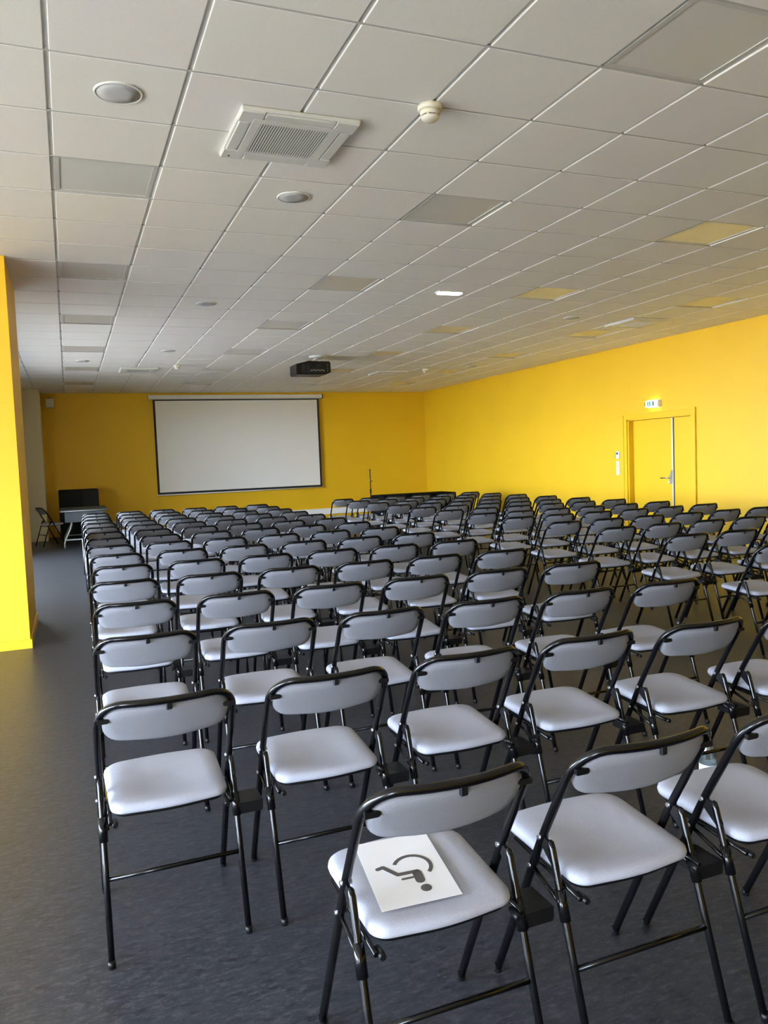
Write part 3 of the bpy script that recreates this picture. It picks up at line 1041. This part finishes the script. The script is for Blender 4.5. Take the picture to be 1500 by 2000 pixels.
# rows close to the camera, seat by seat: (x, y)
NEAR = {0: {1: (0.738, 1.462), 2: (1.260, 1.448), 3: (1.776, 1.437), 4: (2.292, 1.428), 5: (2.808, 1.420)},
        1: {0: (0.237, 2.392), 1: (0.760, 2.383), 2: (1.283, 2.395), 3: (1.800, 2.390), 4: (2.315, 2.345), 5: (2.838, 2.320)}}
YAW_ROW = {0: 0.0, 1: 0.0}
GROUP_L = 'chairs of the left seating block'
GROUP_R = 'chairs of the right seating block'
n_chair = 0
for r_, (x0, y0) in enumerate(LEFT):
    seats = sorted(NEAR[r_]) if r_ in NEAR else range(6)
    last = max(seats)
    for q, c in enumerate(seats):
        if r_ in NEAR:
            x, y = NEAR[r_][c]
            rz = 0.0
        else:
            x, y = x0 + S_L * c, y0 + M_L * c
            rz = (-0.031 if r_ > 2 else -0.015) + random.uniform(-0.007, 0.007)
        ch = make_chair(x, y - 0.005, rz, c < last or r_ == 0, r_ < 9, 0.9 if r_ < 2 else 1.0)
        if r_ == 0 and c == 1:
            lab = 'grey padded black-framed folding chair in the nearest row carrying the wheelchair symbol sheet'
        else:
            row = ('nearest row' if r_ == 0 else '%s row from camera' % ORD[r_])
            lab = 'grey padded folding chair, left block, %s, %s seat from left' % (row, SEAT[q])
        tag(ch, lab, 'chair', GROUP_L)
        n_chair += 1

# right block beyond the aisle
RIGHT_Y = [3.99, 4.867, 5.746, 6.576, 7.444, 8.266, 9.158, 9.994, 10.879, 11.793, 12.671, 13.514]
for r_, y0 in enumerate(RIGHT_Y):
    for c in range(6):
        x = 4.597 + 0.516 * c + 0.004 * (y0 - 4)
        y = y0 - 0.016 * c - 0.005
        px = to_px((x - 0.24, y, 0.5))
        if px is None or px[0] > 2050:
            continue
        ch = make_chair(x, y, -0.018 + random.uniform(-0.006, 0.006), c < 5, r_ < 5, 0.90)
        lab = 'grey padded folding chair, right block, %s row from camera, %s seat from the aisle' % (ORD[r_], SEAT[c])
        tag(ch, lab, 'chair', GROUP_R)
        n_chair += 1

# ------------------------------------------------------------------ sheet with the wheelchair symbol on the nearest chair
PAPER_Z = seat_z(0.25) + 0.0135
sheet = empty('printed_sheet', (0.738, 1.457, 0))
U0 = Vector((-0.104, 0.4300))       # far left corner on the seat, chair axes
ex_u = Vector((0.199, -0.012)) / 0.21
ex_v = Vector((-0.037, -0.288)) / 0.297


def sheet_pt(u, v, lift=0.0):
    """u across (m), v towards the viewer (m)"""
    p = U0 + ex_u * u + ex_v * v
    return (p.x, p.y, seat_z(p.y) + 0.0105 + lift)


def sheet_poly(mb, pts, lift, thick=0.0004):
    n = len(pts)
    v = [sheet_pt(u, w, lift + thick) for u, w in pts] + [sheet_pt(u, w, lift) for u, w in pts]
    mb.add(v, [tuple(range(n))[::-1], tuple(range(n, 2 * n))] + [(k, n + k, n + (k + 1) % n, (k + 1) % n)[::-1] for k in range(n)])


mb = MB()
for k in range(6):
    v0, v1 = 0.297 * k / 6, 0.297 * (k + 1) / 6
    v = [sheet_pt(0, v0), sheet_pt(0.21, v0), sheet_pt(0.21, v1), sheet_pt(0, v1)]
    v += [(p[0], p[1], p[2] - 0.0004) for p in v]
    mb.add(v, [(3, 2, 1, 0), (4, 5, 6, 7), (0, 1, 5, 4), (2, 3, 7, 6), (0, 4, 7, 3), (1, 2, 6, 5)])
build('paper', mb, PAPER, sheet)
ink = MB()
sheet_poly(ink, [(0.132 + 0.0145 * math.cos(a * math.pi / 12), 0.244 + 0.0145 * math.sin(a * math.pi / 12)) for a in range(24)], 0.0002)      # head
build('head', ink, INK, sheet)


def stroke(path, w):
    """thick line with round ends as convex pieces"""
    b_ = MB()
    for i in range(len(path) - 1):
        p, q = Vector(path[i]), Vector(path[i + 1])
        t = (q - p).normalized()
        a0 = math.atan2(t.y, t.x)
        pts = [(p.x + w * math.cos(a0 + math.pi / 2 + math.pi * k / 8), p.y + w * math.sin(a0 + math.pi / 2 + math.pi * k / 8)) for k in range(9)]
        pts += [(q.x + w * math.cos(a0 - math.pi / 2 + math.pi * k / 8), q.y + w * math.sin(a0 - math.pi / 2 + math.pi * k / 8)) for k in range(9)]
        sheet_poly(b_, pts, 0.0002 + 0.00003 * i)
    return b_


build('torso', stroke([(0.1275, 0.209), (0.1285, 0.178)], 0.0125), INK, sheet)
build('limb', stroke([(0.131, 0.170), (0.078, 0.170), (0.049, 0.127), (0.034, 0.131)], 0.0066), INK, sheet)
build('arm', stroke([(0.085, 0.192), (0.120, 0.192)], 0.0038), INK, sheet)
arc = MB()
cu, cv, ro, ri = 0.1255, 0.148, 0.0545, 0.0440
a0, a1 = math.radians(207), math.radians(405)
n = 36
for k in range(n):
    b0 = a0 + (a1 - a0) * k / n
    b1 = a0 + (a1 - a0) * (k + 1) / n
    sheet_poly(arc, [(cu + ro * math.cos(b0), cv + ro * math.sin(b0)), (cu + ro * math.cos(b1), cv + ro * math.sin(b1)),
                     (cu + ri * math.cos(b1), cv + ri * math.sin(b1)), (cu + ri * math.cos(b0), cv + ri * math.sin(b0))], 0.0002)
build('wheel', arc, INK, sheet)
tag(sheet, 'white paper sheet printed with a wheelchair symbol on the nearest seat', 'sign')

# ------------------------------------------------------------------ water bottle on the floor
bt = empty('water_bottle', (2.510, 2.585, 0))
bt.scale = (1.1, 1.1, 1.12)
build('shell', MB().lathe([(0.0, 0.004), (0.024, 0.001), (0.031, 0.006), (0.0325, 0.02), (0.0315, 0.04), (0.0325, 0.06), (0.0322, 0.105), (0.031, 0.125),
                           (0.024, 0.155), (0.015, 0.18), (0.0125, 0.19), (0.0125, 0.198)], n=24), PET, bt)
build('label', MB().lathe([(0.0329, 0.050), (0.0331, 0.052), (0.0329, 0.088)], n=24), LABEL_BLUE, bt)
build('cap', MB().lathe([(0.0135, 0.195), (0.0145, 0.197), (0.0145, 0.212), (0.0, 0.2125)], n=20), CAP_BLUE, bt)
tag(bt, 'small clear plastic water bottle with pale blue label on the floor', 'bottle')

# ------------------------------------------------------------------ far left corner: cabinet, table, folding chair
cb = empty('cabinet', (0.17, 18.55, 0))
build('body', MB().box(-0.40, 0.42, -0.22, 0.22, 0.03, 1.085, 0.02), CABINET, cb)
build('door', MB().box(-0.385, 0.075, -0.238, -0.219, 0.06, 1.07, 0.004), CABINET, cb)
build('door', MB().box(0.085, 0.405, -0.238, -0.219, 0.06, 1.07, 0.004), CABINET_B, cb)
for (x, y) in ((-0.36, -0.18), (0.38, -0.18), (-0.36, 0.18), (0.38, 0.18)):
    build('foot', MB().box(x - 0.02, x + 0.02, y - 0.02, y + 0.02, 0, 0.032), BLACK_PLASTIC, cb)
tag(cb, 'dark two-door cabinet against the far wall left of the screen', 'cabinet')

tb = empty('folding_table', (0.24, 16.95, 0))
build('table_top', MB().box(-0.44, 0.44, -0.75, 0.75, 0.70, 0.735, 0.006), TABLE_TOP, tb)
build('apron', MB().box(-0.36, 0.36, -0.71, -0.69, 0.50, 0.70, 0.004), TABLE_TOP, tb)
for yy in (-0.60, 0.60):
    for s in (-1, 1):
        lg = build('leg', MB().tube([(s * 0.24, yy, 0.70), (s * 0.24, yy, 0.45), (s * 0.26, yy, 0.38), (s * 0.37, yy, 0.15), (s * 0.385, yy, 0.10), (s * 0.385, yy, 0.0)], 0.016, 10), TABLE_LEG, tb)
    build('crossbar', MB().tube([(-0.36, yy, 0.155), (0.36, yy, 0.155)], 0.014, 8), TABLE_LEG, tb)
build('edge_band', MB().tube([(-0.43, -0.755, 0.718), (0.43, -0.755, 0.718)], 0.010, 8), TABLE_LEG, tb)
tag(tb, 'grey folding table with pale bent legs in front of the dark cabinet', 'table')

oc = make_chair(-0.62, 17.02, math.radians(-68), False, False)
tag(oc, 'lone folding chair in the dim far left corner beside the grey table', 'chair')

# ------------------------------------------------------------------ far right: cloth covered table and microphone stand
lt = empty('covered_table', (6.62, 14.85, 0))
build('table_top', MB().box(-0.80, 0.80, -0.33, 0.33, 0.72, 0.745, 0.004), TABLE_TOP, lt)
for (x, y) in ((-0.7, -0.25), (0.7, -0.25), (-0.7, 0.25), (0.7, 0.25)):
    build('leg', MB().tube([(x, y, 0), (x, y, 0.72)], 0.015, 8), TABLE_LEG, lt)
rings = []
base = densify(round_outline([(-0.82, -0.35, 0.03), (0.82, -0.35, 0.03), (0.82, 0.35, 0.03), (-0.82, 0.35, 0.03)], 4), 0.04)
for (z, k) in ((0.12, 1.0), (0.4, 0.6), (0.68, 0.1), (0.74, 0.0)):
    rings.append([(p[0] * (1 + 0.015 * k) + 0.010 * k * math.sin(i * 1.1), p[1] * (1 + 0.02 * k) + 0.012 * k * math.sin(i * 0.9), z) for i, p in enumerate(base)])
rings.append([(p[0] * 0.985, p[1] * 0.965, 0.752) for p in base])
build('cloth', MB().shell(rings), BLACK_CLOTH, lt)
tag(lt, 'long table under a black cloth in the far right corner', 'table')

ms = empty('microphone_stand', (5.98, 15.66, 0))
build('pole', MB().tube([(0, 0, 0.05), (0, 0, 0.80)], 0.013, 10).tube([(0, 0, 0.80), (0, 0, 1.27)], 0.010, 10), BLACK_TUBE, ms)
build('clutch', MB().tube([(0, 0, 0.77), (0, 0, 0.86)], 0.019, 12), BLACK_PLASTIC, ms)
build('knob', MB().tube([(0.012, 0, 1.03), (0.045, 0, 1.03)], 0.010, 10), BLACK_PLASTIC, ms)
for k in range(3):
    a = k * 2 * math.pi / 3 + 0.4
    build('leg', MB().tube([(0, 0, 0.09), (0.28 * math.cos(a), 0.28 * math.sin(a), 0.012)], 0.009, 8), BLACK_TUBE, ms)
build('tip', MB().tube([(0, 0, 1.265), (0, 0, 1.285)], 0.014, 10), BLACK_PLASTIC, ms)
tag(ms, 'thin black microphone stand in front of the far wall', 'stand')
